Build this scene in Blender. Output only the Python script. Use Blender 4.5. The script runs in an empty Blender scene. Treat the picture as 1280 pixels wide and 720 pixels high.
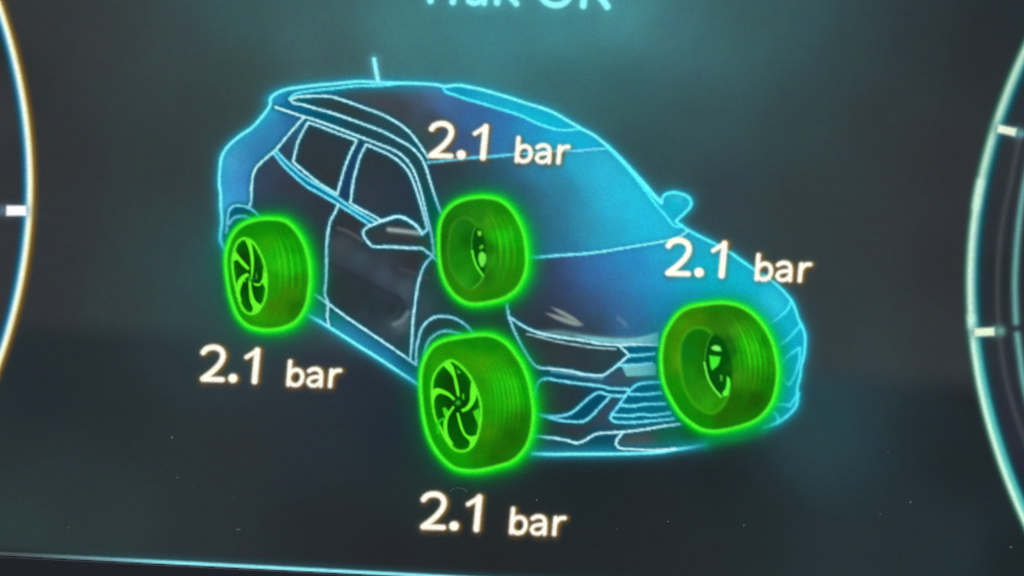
import bpy, math
import numpy as np
from mathutils import Vector, Matrix

# ------------------------------------------------------------------ camera, world, light, exposure
sc = bpy.context.scene
sc.render.engine = 'CYCLES'
sc.cycles.pixel_filter_width = 1.7
sc.view_settings.view_transform = 'Standard'
sc.view_settings.look = 'None'
sc.view_settings.exposure = 0.0
sc.view_settings.gamma = 1.0
sc.view_settings.use_curve_mapping = False

LENS, SENSOR = 60.0, 36.0
TANH = SENSOR / 2 / LENS
DIST = 0.128 / (2 * TANH)                 # 128 mm of display across the frame
PITCH, YAW, ROLL = math.radians(-4.0), math.radians(2.0), math.radians(-2.9)

def cam_axes(roll):
    f = Vector((math.sin(YAW) * math.cos(PITCH), math.cos(YAW) * math.cos(PITCH), math.sin(PITCH)))
    r = f.cross(Vector((0, 0, 1))).normalized()
    u = r.cross(f)
    c, s = math.cos(roll), math.sin(roll)
    return f, r * c + u * s, u * c - r * s

def make_proj(roll):
    f, r, u = cam_axes(roll)
    loc = -f * DIST
    F, R, U, L = (np.array(v) for v in (f, r, u, loc))
    def P(x, y, off=0.0):                 # a point of the display face, off metres in front of it
        a = (np.asarray(x, float) - 640) / 640 * TANH
        b = (360 - np.asarray(y, float)) / 640 * TANH
        d = F + a[..., None] * R + b[..., None] * U
        t = (-off - L[1]) / d[..., 1]
        return L + d * t[..., None]
    def Q(p):
        v = np.asarray(p) - L
        z = v @ F
        return 640 + (v @ R) / z / TANH * 640, 360 - (v @ U) / z / TANH * 640
    return P, Q, (f, r, u, loc)

lo, hi = math.radians(-10), math.radians(10)
for _ in range(50):                       # level the lower edge of the display
    mid = (lo + hi) / 2
    P, Q, CAM = make_proj(mid)
    dz = P(0, 692.0)[2] - P(510, 718.5)[2]
    if dz > 0: lo = mid
    else: hi = mid
P, Q, CAM = make_proj(mid)
if abs(P(0, 692.0)[2] - P(510, 718.5)[2]) > 1e-4:
    lo, hi = math.radians(-10), math.radians(10)
    for _ in range(50):
        mid = (lo + hi) / 2
        P, Q, CAM = make_proj(mid)
        dz = P(0, 692.0)[2] - P(510, 718.5)[2]
        if dz > 0: hi = mid
        else: lo = mid
    P, Q, CAM = make_proj(mid)

f, r, u, loc = CAM
cam = bpy.data.objects.new('camera', bpy.data.cameras.new('camera'))
sc.collection.objects.link(cam)
m = Matrix((r, u, -f)).transposed().to_4x4()
m.translation = loc
cam.matrix_world = m
cam.data.lens, cam.data.sensor_width = LENS, SENSOR
cam.data.clip_start, cam.data.clip_end = 0.01, 20
sc.camera = cam

w = bpy.data.worlds.new('World'); sc.world = w
w.use_nodes = True
w.node_tree.nodes['Background'].inputs[0].default_value = (0.75, 0.85, 1.0, 1)
w.node_tree.nodes['Background'].inputs[1].default_value = 0.03

ld = bpy.data.lights.new('fill_light', 'AREA')  # added lamp with no seen source, brightens the dust and housing
ld.energy, ld.size, ld.color = 1.0, 0.25, (0.9, 0.96, 1.0)
lamp = bpy.data.objects.new('fill_light', ld); sc.collection.objects.link(lamp)
lamp.location = (-0.1, -0.22, 0.42)
lamp.rotation_euler = (Vector((0, 0, 0)) - lamp.location).to_track_quat('-Z', 'Y').to_euler()

# ------------------------------------------------------------------ what the display shows, as a field over its face
S = 1.5
X0, X1, Y0, Y1 = -170, 1450, -100, 800
W, H = int((X1 - X0) * S), int((Y1 - Y0) * S)
GX = X0 + (np.arange(W) + .5) / S
GY = Y0 + (np.arange(H) + .5) / S
IMG = np.zeros((H, W, 3), np.float32)

def sample(x, y, img=None):
    img = IMG if img is None else img
    fx = np.clip((np.asarray(x) - X0) * S - .5, 0, W - 1.001)
    fy = np.clip((np.asarray(y) - Y0) * S - .5, 0, H - 1.001)
    ix, iy = fx.astype(int), fy.astype(int)
    tx, ty = fx - ix, fy - iy
    if img.ndim == 3: tx, ty = tx[..., None], ty[..., None]
    return (img[iy, ix] * (1 - tx) * (1 - ty) + img[iy, ix + 1] * tx * (1 - ty)
            + img[iy + 1, ix] * (1 - tx) * ty + img[iy + 1, ix + 1] * tx * ty)

def idw(x, y, ctrl, s=14.0, p=3.0):
    num = np.zeros(x.shape + (3,)); den = np.zeros(x.shape)
    for cx, cy, col in ctrl:
        wgt = ((x - cx) ** 2 + (y - cy) ** 2 + s * s) ** (-p / 2)
        num += wgt[..., None] * np.array(col, float); den += wgt
    return num / den[..., None]

def win(pts, pad):
    a = np.asarray(pts, float)
    x0 = max(0, int((a[:, 0].min() - pad - X0) * S)); x1 = min(W, int((a[:, 0].max() + pad - X0) * S) + 2)
    y0 = max(0, int((a[:, 1].min() - pad - Y0) * S)); y1 = min(H, int((a[:, 1].max() + pad - Y0) * S) + 2)
    return slice(y0, y1), slice(x0, x1)

def mesh_xy(sl):
    return np.meshgrid(GX[sl[1]], GY[sl[0]])

def dist(x, y, pts):
    a = np.asarray(pts, float)
    if len(a) == 1: return np.hypot(x - a[0, 0], y - a[0, 1])
    best = np.full(np.shape(x), 1e9)
    for (ax, ay), (bx, by) in zip(a[:-1], a[1:]):
        dx, dy = bx - ax, by - ay
        L = dx * dx + dy * dy
        if L < 1e-9: continue
        t = np.clip(((x - ax) * dx + (y - ay) * dy) / L, 0, 1)
        best = np.minimum(best, (x - ax - t * dx) ** 2 + (y - ay - t * dy) ** 2)
    return np.sqrt(best)

def inside(x, y, poly):
    a = np.asarray(poly, float)
    r_ = np.zeros(np.shape(x), bool)
    for (ax, ay), (bx, by) in zip(a, np.roll(a, -1, 0)):
        if ay == by: continue
        c = ((ay > y) != (by > y)) & (x < (bx - ax) * (y - ay) / (by - ay) + ax)
        r_ ^= c
    return r_

def smooth(pts, closed=False, n=5, corner=52):
    p = [np.array(q, float) for q in pts]
    N = len(p)
    if N < 3: return [tuple(q) for q in p]
    out = []
    def cor(i):
        if not closed and (i == 0 or i == N - 1): return True
        a, b = p[i] - p[i - 1], p[(i + 1) % N] - p[i]
        c = a @ b / (np.linalg.norm(a) * np.linalg.norm(b) + 1e-9)
        return math.degrees(math.acos(max(-1, min(1, c)))) > corner
    for i in range(N if closed else N - 1):
        b, c = p[i], p[(i + 1) % N]
        a = b if cor(i) else p[i - 1]
        d = c if cor((i + 1) % N) else p[(i + 2) % N]
        L = np.linalg.norm(c - b)
        m1 = (c - a) / (np.linalg.norm(c - b) + np.linalg.norm(b - a) + 1e-9) * L
        m2 = (d - b) / (np.linalg.norm(d - c) + np.linalg.norm(c - b) + 1e-9) * L
        for k in range(n):
            t = k / n
            h = 2*t**3 - 3*t*t + 1, t**3 - 2*t*t + t, -2*t**3 + 3*t*t, t**3 - t*t
            out.append(tuple(h[0]*b + h[1]*m1 + h[2]*c + h[3]*m2))
    out.append(tuple(p[0] if closed else p[-1]))
    return out

def mixin(sl, alpha, col):
    a = np.clip(alpha, 0, 1)[..., None]
    IMG[sl] = IMG[sl] * (1 - a) + np.array(col, np.float32) * a

def sstep(a, b, x):
    t = np.clip((x - a) / (b - a), 0, 1)
    return t * t * (3 - 2 * t)

def paint_poly(poly, ctrl, soft=0.8, s=14.0):
    sl = win(poly, 3); x, y = mesh_xy(sl)
    ins = inside(x, y, poly)
    d = dist(x, y, list(poly) + [poly[0]])
    a = sstep(-soft, soft, np.where(ins, d, -d))
    col = idw(x, y, ctrl, s) if isinstance(ctrl, list) else np.array(ctrl, float)
    IMG[sl] = IMG[sl] * (1 - a[..., None]) + col * a[..., None]

def paint_soft(pts, col, sig, amt, power=2.0):
    sl = win(pts, sig * 2.6); x, y = mesh_xy(sl)
    d = dist(x, y, pts)
    mixin(sl, amt * np.exp(-(d / sig) ** power), col)

CR, SR = math.cos(math.radians(3.2)), math.sin(math.radians(3.2))
PIT = 2.3
def paint_line(strokes, col, soft=0.9, grid=0.62, fade=None):
    """crisp stroke(s), partly snapped to the display's own pixels"""
    allp = [q for s_, _ in strokes for q in s_]
    wmax = max(w_ for _, w_ in strokes)
    sl = win(allp, wmax + 5); x, y = mesh_xy(sl)
    d = np.full(x.shape, 1e9)
    for pts, w_ in strokes: d = np.minimum(d, dist(x, y, pts) - w_ / 2)
    a = 1 - sstep(-soft, soft, d)
    if grid > 0:
        ux, uy = x * CR + y * SR, -x * SR + y * CR
        ux, uy = (np.floor(ux / PIT) + .5) * PIT, (np.floor(uy / PIT) + .5) * PIT
        qx, qy = ux * CR - uy * SR, ux * SR + uy * CR
        ix = np.clip(((qx - X0) * S).astype(int) - sl[1].start, 0, x.shape[1] - 1)
        iy = np.clip(((qy - Y0) * S).astype(int) - sl[0].start, 0, x.shape[0] - 1)
        q = a[iy, ix]
        for ax in (0, 1):
            q = (q + np.roll(q, 1, ax) + np.roll(q, -1, ax)) / 3
        a = a * (1 - grid) + q * grid
    if fade is not None: a = a * fade(x, y)
    mixin(sl, a, col)

# ---- background of the display
UP = [(20,100,(55,58,62)),(60,30,(62,66,72)),(130,50,(66,74,78)),(220,60,(68,86,94)),(300,20,(66,106,110)),(380,40,(72,118,125)),
 (500,40,(70,140,150)),(600,50,(64,148,162)),(700,40,(66,152,165)),(780,20,(74,158,172)),(850,40,(70,130,145)),(900,60,(66,118,128)),
 (940,30,(66,110,115)),(1000,30,(62,104,112)),(1060,60,(60,84,90)),(1150,50,(54,68,76)),(1220,60,(50,55,62)),(1260,20,(44,54,64)),
 (80,200,(60,62,68)),(200,200,(60,72,76)),(250,130,(62,78,82)),(300,100,(66,90,92)),(420,80,(70,110,115)),(560,90,(66,130,140)),
 (700,100,(60,120,130)),(780,120,(60,112,120)),(800,190,(58,96,104)),(880,150,(64,100,106)),(900,240,(60,80,92)),(1000,150,(60,86,92)),
 (1000,250,(60,74,78)),(1100,150,(60,68,76)),(1100,300,(62,70,78)),(1180,200,(60,60,67)),(1180,330,(58,58,66)),(80,300,(60,64,72)),
 (200,320,(60,82,88)),(250,340,(56,98,106)),(150,380,(62,76,82)),(60,380,(60,62,70)),(250,400,(58,86,92)),(1050,380,(60,74,80)),
 (1100,440,(62,80,88)),(1160,430,(62,66,72)),(-60,200,(50,52,56)),(1340,200,(42,46,52)),(-60,-60,(50,54,58)),(640,-60,(74,160,175)),
 (300,-60,(66,104,110)),(950,-60,(66,108,116)),(1340,-60,(42,48,56))]
DN = [(100,430,(45,56,64)),(220,440,(50,68,78)),(60,480,(42,52,62)),(150,520,(46,56,62)),(450,475,(44,56,70)),(420,440,(56,68,86)),
 (400,560,(48,60,72)),(300,560,(52,60,68)),(100,600,(52,66,74)),(30,660,(55,75,80)),(150,650,(54,72,76)),(250,650,(52,62,70)),
 (400,650,(44,52,60)),(480,690,(44,46,54)),(600,690,(42,46,50)),(750,600,(33,47,54)),(800,650,(42,48,56)),(900,600,(34,46,54)),
 (880,690,(44,52,58)),(950,640,(40,54,60)),(1020,560,(50,84,94)),(1050,525,(44,82,96)),(1040,480,(46,84,100)),(1100,490,(52,70,80)),(1150,520,(38,54,62)),
 (1150,650,(44,60,68)),(1200,580,(36,46,54)),(1050,690,(46,62,70)),(1200,690,(44,64,72)),(1260,700,(32,44,52)),(1220,490,(40,46,54)),
 (500,540,(36,52,68)),(530,600,(40,62,62)),(-60,560,(48,58,66)),(1340,600,(36,44,52)),(640,760,(42,46,52)),(290,425,(56,84,92))]
cx_, cy_ = np.meshgrid(np.arange(X0, X1 + 8, 6.0), np.arange(Y0, Y1 + 8, 6.0))
yh = 410 + (cx_ - 40) * 0.063
k = sstep(-24, 20, cy_ - yh)[..., None]
coarse = idw(cx_, cy_, UP, 40, 3.2) * (1 - k) + idw(cx_, cy_, DN, 40, 3.2) * k
fx, fy = (GX - X0) / 6.0, (GY - Y0) / 6.0
ix, iy = fx.astype(int), fy.astype(int)
tx, ty = (fx - ix)[None, :, None], (fy - iy)[:, None, None]
IMG[:] = ((coarse[iy][:, ix] * (1 - tx) + coarse[iy][:, ix + 1] * tx) * (1 - ty)
          + (coarse[iy + 1][:, ix] * (1 - tx) + coarse[iy + 1][:, ix + 1] * tx) * ty)

IMG *= np.array((.90, .915, .885), np.float32)
g_ = IMG.mean(-1, keepdims=True)
IMG[:] = (IMG * .93 + g_ * .07) * (1 - .11 * (1 - sstep(70, 120, g_)))

# ---- tracing of the car drawing
top = [(337.5,125),(340,120.6),(347.5,115.6),(360,111.2),(372.5,109.4),(391,106.9),(420,104.4),(450,101.8),(475,103),(500,103.8),
       (525,104.4),(545,105.8),(556,108),(569,106.5),(577.5,106.9),(590,109.4),(605,112.5),(620,117),(640,123),(659,129.4),(677.5,135),
       (692.5,141),(705,148),(717.5,155.5),(726,160.5),(740,167.5),(750,175),(762.5,185),(775,197),(790,213),(805,229),(818,244),(827,252.5)]
mirror_r = [(827,252.5),(829,245.6),(834,242),(842.5,240.4),(852.5,242.5),(860,246),(864,252.5),(862.5,259),(856,266),(849,272.5),(844.5,276.5)]
right = [(844.5,276.5),(850,281),(860,287.5),(875,295.6),(895,305.6),(912.5,315.6),(932,329.5),(950,341.5),(965,351),(977,361.5),(988.5,375),
         (994,386),(997.5,397.5),(1002.5,408),(1006,418),(1006.3,432),(1004.5,447),(1001.5,458),(1000,471),(996.5,486),(997,500),(994,509.5),
         (984,520),(970,529),(955,534)]
bottom = [(881,555.6),(865,559),(844,562),(827,565),(802,566.5),(752,567.5),(721,567.5),(694,567.8),(665,567)]
sill = [(525,482),(500,465.6),(475,449),(450,433.5),(425,417.5),(400,402),(382.5,392.5)]
rear = [(283,316),(275.8,301),(275.6,292),(277.4,277),(276,259),(275.6,240),(274,230),(275,210),(277,196),(282.5,186),(290,178),(301,169),
        (315,159.5),(327.5,146),(335,136),(338,130),(337.5,125)]
top, mirror_r, right, bottom, sill, rear = (smooth(q) for q in (top, mirror_r, right, bottom, sill, rear))
SIL = rear + top[1:] + mirror_r[1:] + right[1:] + [(920,546)] + bottom + [(640,566),(545,530)] + sill + [(300,400)]
OUTER = [top, right, bottom, sill, rear]

A_ = smooth([(362,123),(369,117.5),(379,115),(395,112.8),(420,110.2),(441,107.6),(462.5,106.8),(480,106.6),(498,104.5)])
B_ = smooth([(364,124),(372.5,121),(385,120.4),(407.5,120),(414,120.8),(425,124),(437.5,128),(456,135),(475,142),(487.5,148),(500,155.6),(507,161),
             (514,167.5),(520,175),(527.5,185.5),(535.5,197.5)])
C_ = smooth([(362,124),(366,128),(379,131),(397.5,136.3),(425,144.5),(450,153.5),(475,163),(490,170),(502,177),(512.5,183),(521,190.5),(527.5,199),
             (532.5,210),(536.5,223),(541,237.5),(545.5,251),(551,266)])
D_ = smooth([(344,134),(360,139.3),(377.5,145),(391,149),(420,159.2),(437.5,166),(450,170.8),(475,180.6),(495,189),(506,197.5),(515,209),(520,220),
             (525,235),(529,250),(533,268),(537,283),(540,297),(542.5,317)])
ring = lambda q: smooth(list(q) + [q[0]])
win_rear = ring([(385,153),(397.5,157),(420,166),(431,170),(446,175.5),(443,182),(437.5,193),(431,210),(426,226),(421.5,243),(410,236),(397.5,228),
                 (380,214),(366.5,202.5),(369,190),(372.5,177.5),(379,164)])
win_front = ring([(457.5,180.6),(470,186),(487.5,194),(500,203),(510,214),(516,226),(521,240),(526,256),(531,274),(534.5,286.5),(530,290),(527.5,292),
                  (522.5,284.5),(515,278),(506,273),(497.5,270.6),(490,272),(477.5,276),(470,271.5),(452.5,262.5),(437.5,253.5),(439,247),(441,230),(445,212.5),(450,196)])
F_ = smooth([(380,146.5),(372.5,155),(360,169),(345,187),(335,195.6),(322.5,207),(318,214),(315.6,222.5),(314.2,236),(314,250),(311.5,259)])
G2 = smooth([(345,188),(355,199),(367.5,210.5),(380,221),(397.5,232),(420,245.5),(437,258),(455,269),(470,278)])
G3 = smooth([(342.5,192),(355,207.5),(372.5,224),(385,234),(403,244),(422.5,255.5),(444,269),(462,281)])
arch_ro = smooth([(283,291),(284,281),(285,267.5),(288,261),(292.5,257.5),(301,257),(310,259.8),(317.5,264),(324,271)])
arch_ri = smooth([(287,280),(290,274.5),(296,270.8),(306,270.6),(315,274.5)])
mir_l = ring([(459,284),(470,279.4),(477.5,276),(490,272),(497.5,270.6),(506,273),(515,278),(522.5,284.5),(527.5,292),(536,296),(541,318),(532.5,314),(527.5,310.6),
              (512.5,310),(487.5,308.4),(466,308),(460,302.5),(455,295.5),(454,289.5)])
mir_l_line = smooth([(531.5,289),(527.5,292.3),(522.5,284.5),(515,278),(506,273),(497.5,270.6),(490,272),(477.5,276),(470,279.4),(459,284),(454,289.5),(455,295.5),
              (460,302.5),(466,308),(487.5,308.4),(512.5,310),(527.5,310.6),(532.5,314),(541,319.5)])
gap = smooth([(422.5,256),(419,265),(413,276),(410,290),(408.2,309),(408,330),(407.4,350),(406,368),(409,375),(410,381),(409,395),(411,406)])
H_ = smooth([(394,368.5),(410,379.5),(431,395),(452.5,409.5),(480,428),(512.5,450.5),(520,456)])
dr = smooth([(541,320),(531,331),(525.5,344),(521.5,361),(519,378),(516.3,400),(515,425),(513,449)])
drw = [(541.5,321),(550,329)]
arch_fo = smooth([(520.3,456),(520.6,437),(523,424),(527,411),(534,402),(544,396.2),(555,395.4),(567.5,397.5),(577.5,403),(585,409),(592,418)])
arch_fi = smooth([(530,452),(531.5,437.5),(536,426),(544,418.5),(552.5,414.5),(561,414),(578,418)])
fen = smooth([(633.5,380),(635,390),(637,399),(645,418.5),(655,437.5),(664,451.5),(672,459),(690,460.8),(715,464.2),(727.5,467.3),(752.5,469.2),(760,465.5),(772.5,456),(786,444)])
hl_top = smooth([(636.5,396),(650,405),(662.5,412),(677.5,417),(692.5,420.3),(710,422.8),(732.5,426),(745,428.8),(772,431),(790,430.8),(822,431)])
hl_r = [(773,431),(782.5,440),(786,444)]
gu1 = smooth([(786,444.5),(800,444),(818,442)])
gu2 = smooth([(773,456),(779,456.5),(795,456),(815,454)])
drl = smooth([(659,417.5),(676,421.5),(695,426.5),(720,431),(745,434.6),(770,436.4)])
J1 = smooth([(668.5,494),(671,481.5),(676,475.3),(684,473.3),(696,475.3),(721,479),(752.5,482.8),(762,485.3),(785,486.4)])
J2 = smooth([(668,517.5),(687.5,520.5),(706,519),(717.5,514),(730,503),(742.5,493),(750,490.6),(762.5,494),(782,495)])
J3 = smooth([(681,520),(699,525.3),(727.5,527),(737.5,521.5),(749,510),(762.5,496)])
J4 = smooth([(828,477.5),(802.5,479),(794,482.3),(785,490.5),(775,505),(764.5,518.5),(763,522.5),(766,526),(775,527.7),(795,527.7),(815,526),(842,523.5)])
bars = [smooth([(787.5,492.7),(805,493),(826,491)]), smooth([(776,506.5),(792.5,507.5),(803,505.5),(832,504.6)]), smooth([(766,518.8),(790,519.4),(801,517.8),(815,519),(838,516)])]
lip = smooth([(664,544),(680,546.3),(694,547.7),(709,550.6),(720,553.8),(730,551),(745,542.5),(767.5,540.6),(787.5,539),(810,536),(830,532.5),(850,530)])
spo = smooth([(779,540.5),(771.5,549),(769.8,555),(774,560),(790,561.4),(821,562.6),(844,560.6)])
ws_top = smooth([(535,203),(565,200),(590,197.2),(615,195.6),(642.5,193),(680,190),(712.5,188.3),(726,188.3),(734,187),(757,185.6)])
ws_bot = smooth([(660,322),(680,320.8),(699,319.2),(724,317.6),(749,315),(774,311),(799,306.8),(822,303),(840,299),(852.5,294),(860,288)])
sun = smooth([(554,108.5),(555,112),(559,115.6),(570,119),(584,124),(609,131.2),(634,139),(652.5,145),(671,154),(690,160.3),(705,162.8),(726,161)])
ap_in = smooth([(788,213),(805,236),(821,257),(832.5,270),(841,281),(846,283.3),(852,282.5)])
M_ = [smooth([(989,377),(985,386),(976,395),(961,405.5)]), smooth([(1001,406),(994,414),(985,424),(974,431.5)]), smooth([(976,455),(981,449),(990,441),(1000,434.5),(999.5,449),(995,465),(990,476),(986,481),(981,476.5),(976,468)]),
      smooth([(998,492),(992.5,500),(987.5,507),(980,505.6),(968,506)]), smooth([(973,527),(972,520.6),(967,515)])]
ant = [(467.6,74),(469.8,87),(472.5,101)]

# ---- fills
Pq = rear[rear.index(min(rear, key=lambda q: abs(q[1]-259))):] + [(344,134),(360,139.3),(377.5,145)] + F_ + arch_ro[::-1] + [(276,292)]
R_door = gap[:1] + [(462,281)] + [(457,297),(466,308),(527.5,310.6),(541,320)] + dr[1:] + H_[::-1][2:-12] + gap[::-1][8:]
roof_p = B_[::-1] + A_ + [(525,104.6),(550,106.8)] + sun + [(740,168),(757,185.6)] + ws_top[::-1]
ws_p = ws_top + [(775,197),(788,213)] + ap_in + [(860,288)] + ws_bot[::-1] + [(640,330),(546,324),(551,266),(545.5,251),(541,237.5),(536.5,223)]
hood_p = ws_bot + [(875,295.6)] + [q for q in right if q[1] > 297 and q[1] < 376] + M_[0] + [(930,392),(870,400),(822,431)] + hl_top[::-1] + [(633.5,380),(640,340)]
hl_p = hl_top[:hl_top.index(min(hl_top, key=lambda q: abs(q[0]-773)))] + hl_r + fen[::-1][:-12]
rail_p = B_[:] + C_[::-1][10:]
frame_p = C_ + [(545,300)] + D_[::-1]
sun_p = sun + [q for q in top if 556 < q[0] < 726][::-1]
belt_p = G2 + G3[::-1]
BODY = [(400,270,(52,62,72)),(400,310,(48,60,72)),(345,215,(56,76,94)),(360,235,(60,64,78)),(330,245,(56,72,98)),(335,262,(50,62,80)),(322,230,(58,78,108)),
 (480,440,(32,100,145)),(440,415,(40,110,150)),(510,463,(18,78,110)),(415,398,(20,120,110)),(560,370,(45,58,70)),(550,345,(55,62,70)),(580,390,(45,55,58)),(620,395,(42,58,52)),
 (650,440,(50,60,60)),(530,385,(60,88,98)),(545,405,(52,60,70)),(700,555,(28,72,82)),(760,520,(65,78,96)),(720,535,(62,66,74)),(690,535,(45,62,66)),(800,536,(40,110,120)),(752,476,(48,90,120)),
 (770,470,(60,86,104)),(820,475,(40,110,120)),(700,470,(0,80,110)),(750,555,(0,78,98)),(960,400,(20,190,215)),(990,400,(10,190,215)),(990,440,(0,180,205)),(985,492,(0,175,205)),(975,515,(0,165,175)),(990,470,(0,180,210)),
 (920,340,(10,185,205)),(880,310,(0,180,205)),(840,285,(25,190,225)),(300,300,(0,110,120)),(900,546,(0,95,45)),(930,540,(0,125,75)),(872,553,(0,88,45)),(350,128,(40,120,175))]
paint_poly(SIL, BODY)
paint_poly(Pq, [(290,220,(62,150,202)),(284,200,(85,175,212)),(320,170,(52,135,185)),(345,152,(46,122,170)),(358,146,(38,100,150)),(300,240,(58,145,208)),(310,225,(50,122,188)),
                (280,285,(75,205,238)),(279,262,(90,190,235)),(300,200,(52,138,188)),(330,185,(42,115,160)),(320,195,(46,125,172)),(340,140,(60,170,215))])
paint_poly(rail_p, [(430,132,(55,70,72)),(400,127,(60,75,75)),(500,166,(48,84,92)),(380,124,(0,95,120)),(525,193,(10,90,110))])
paint_poly(frame_p, [(400,145,(0,88,108)),(450,162,(42,75,85)),(500,184,(45,78,85)),(530,215,(40,80,85)),(541,270,(0,92,88)),(362,132,(25,110,160)),(380,137,(0,100,140))])
paint_poly(roof_p, [(440,116,(62,84,92)),(480,125,(72,80,88)),(520,120,(72,90,108)),(500,140,(68,76,82)),(540,118,(82,102,142)),(556,130,(60,108,165)),(540,150,(66,76,92)),(530,172,(62,88,84)),(590,150,(50,104,158)),
                    (580,175,(58,84,130)),(620,160,(46,116,176)),(640,185,(46,118,165)),(660,168,(32,150,200)),(700,174,(22,175,215)),(735,178,(14,182,218)),(410,114,(10,100,130))])
paint_poly(sun_p, [(575,112,(0,140,180)),(610,122,(25,175,205)),(660,140,(10,185,215)),(700,156,(5,185,215))])
paint_poly(win_rear, [(400,200,(50,64,70)),(395,175,(50,68,74)),(420,190,(48,66,74)),(415,228,(54,60,66))])
paint_poly(win_front, [(470,205,(50,66,72)),(490,230,(48,64,80)),(460,250,(54,68,82)),(510,260,(46,64,80))])
paint_poly([(446,176),(457,181),(450,196),(445,212),(441,230),(438,253),(421,243),(426,226),(431,210),(437,193)], (34,62,104))
paint_poly(belt_p, (0,118,155))
paint_poly(R_door, [(420,280,(50,60,66)),(440,278,(52,60,68)),(425,308,(74,82,90)),(418,326,(62,74,84)),(450,322,(64,84,96)),(480,345,(68,84,100)),(505,362,(72,90,104)),(428,352,(46,60,64)),(470,385,(46,64,70)),
                    (490,385,(45,60,68)),(500,335,(55,66,76)),(515,325,(58,56,64)),(450,400,(52,70,80)),(500,405,(80,104,110)),(505,428,(45,75,85)),(480,420,(58,76,88)),(455,365,(44,60,66)),(430,380,(46,62,66)),(460,302,(54,62,70))], s=7)
paint_poly(mir_l, [(470,295,(55,70,76)),(500,302,(60,66,70)),(520,300,(62,62,68)),(500,280,(46,66,78))])
paint_poly(ws_p, [(545,215,(50,66,80)),(570,220,(56,72,80)),(600,225,(52,78,92)),(630,220,(46,90,116)),(650,240,(46,86,106)),(680,215,(44,138,178)),(660,205,(42,130,175)),(700,240,(45,122,150)),(690,280,(44,112,138)),
                  (670,290,(48,95,115)),(670,312,(34,95,130)),(720,205,(36,180,215)),(730,280,(46,145,176)),(750,220,(45,190,225)),(760,260,(42,184,218)),(780,240,(32,198,228)),(800,270,(30,196,228)),(760,300,(38,162,198)),
                  (810,295,(28,182,222)),(840,290,(35,190,225)),(700,306,(38,112,152)),(580,300,(50,70,80)),(640,270,(50,86,102)),(660,255,(48,98,120))], s=20)
paint_poly(hood_p, [(662,338,(60,70,96)),(690,335,(57,70,100)),(715,338,(54,90,142)),(735,332,(50,112,172)),(755,328,(50,128,188)),(780,322,(36,145,204)),(820,320,(36,166,212)),(845,310,(30,178,210)),(650,380,(50,62,70)),
                    (675,370,(54,66,88)),(700,355,(55,72,106)),(700,380,(54,68,92)),(680,403,(52,60,64)),(720,368,(54,80,122)),(720,392,(55,70,98)),(742,350,(50,104,162)),(742,378,(54,86,130)),(770,355,(48,124,184)),(765,380,(52,100,150)),
                    (750,402,(52,76,104)),(775,400,(50,100,142)),(795,385,(46,118,170)),(800,402,(44,106,146)),(800,350,(40,142,202)),(820,380,(22,142,192)),(825,350,(36,156,208)),(850,350,(20,172,206)),(880,345,(5,182,206)),(900,365,(5,186,202)),
                    (930,360,(10,188,212)),(960,385,(40,208,232)),(700,415,(52,64,68)),(740,415,(58,74,86))], s=15)
paint_poly(hl_p, [(680,432,(50,62,70)),(720,450,(50,68,76)),(690,450,(60,66,70)),(760,442,(46,76,84)),(672,447,(45,75,72))])
paint_poly([(774,431),(830,431),(830,456),(776,457),(786,444)], (0,97,132))
paint_poly(J1 + [(782,495)] + J2[::-1][4:], [(690,500,(46,62,68)),(720,490,(50,62,68)),(765,490,(0,88,122)),(740,486,(20,72,100)),(676,500,(34,90,50))])
paint_poly([(681,520),(706,519),(717.5,514),(730,503),(742.5,493),(750,490.6),(762,496),(749,510),(737.5,521.5),(727.5,527),(699,525)], (0,78,110))
paint_poly(J4 + [(860,520),(850,478)], [(800,486,(0,95,130)),(800,500,(0,95,128)),(800,513,(0,100,130)),(800,523,(0,118,132))])
paint_poly(spo + [(880,556),(900,536),(850,530),(810,536)], [(800,548,(76,86,90)),(838,545,(10,104,76)),(875,545,(0,86,22))])
paint_poly(mirror_r + [(836,266)], [(848,246,(65,210,225)),(843,258,(0,180,205)),(855,254,(20,190,225))], s=5)
paint_poly(arch_ro + [(330,290),(300,300),(283,300)], [(295,264,(0,82,135)),(320,272,(0,110,70))])

sl = win(SIL, 2); x, y = mesh_xy(sl); ins = inside(x, y, SIL)
lum = IMG[sl].max(-1)
IMG[sl] *= np.where(ins, 1 - .15 * (1 - sstep(70, 150, lum)), 1)[..., None]
# ---- soft glow round the lines
CY, CYH = (200,250,255), (0,84,108)
CB, CBH = (100,247,255), (6,168,202)
LINES = []                                 # (name, strokes, core colour, halo colour)
def line(name, strokes, core=CY, halo=CYH, sig=4.6, amt=.8, wd=3.15):
    st = [(q, wd) for q in strokes]
    for q in strokes: paint_soft(q, halo, sig, amt)
    LINES.append((name, st, core))
    return len(LINES) - 1
for q in OUTER + [mirror_r]:
    sl = win(q, 24); x, y = mesh_xy(sl)
    d = dist(x, y, q); ins = inside(x, y, SIL)
    mixin(sl, np.where(ins, .62 * np.exp(-(d / 7.5) ** 1.6), .78 * np.exp(-(d / 6.5) ** 1.8)), (22, 150, 178))
    mixin(sl, np.where(ins, .30 * np.exp(-(d / 13) ** 2), 0.10 * np.exp(-(d / 16) ** 2)), (30, 175, 215))

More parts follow.
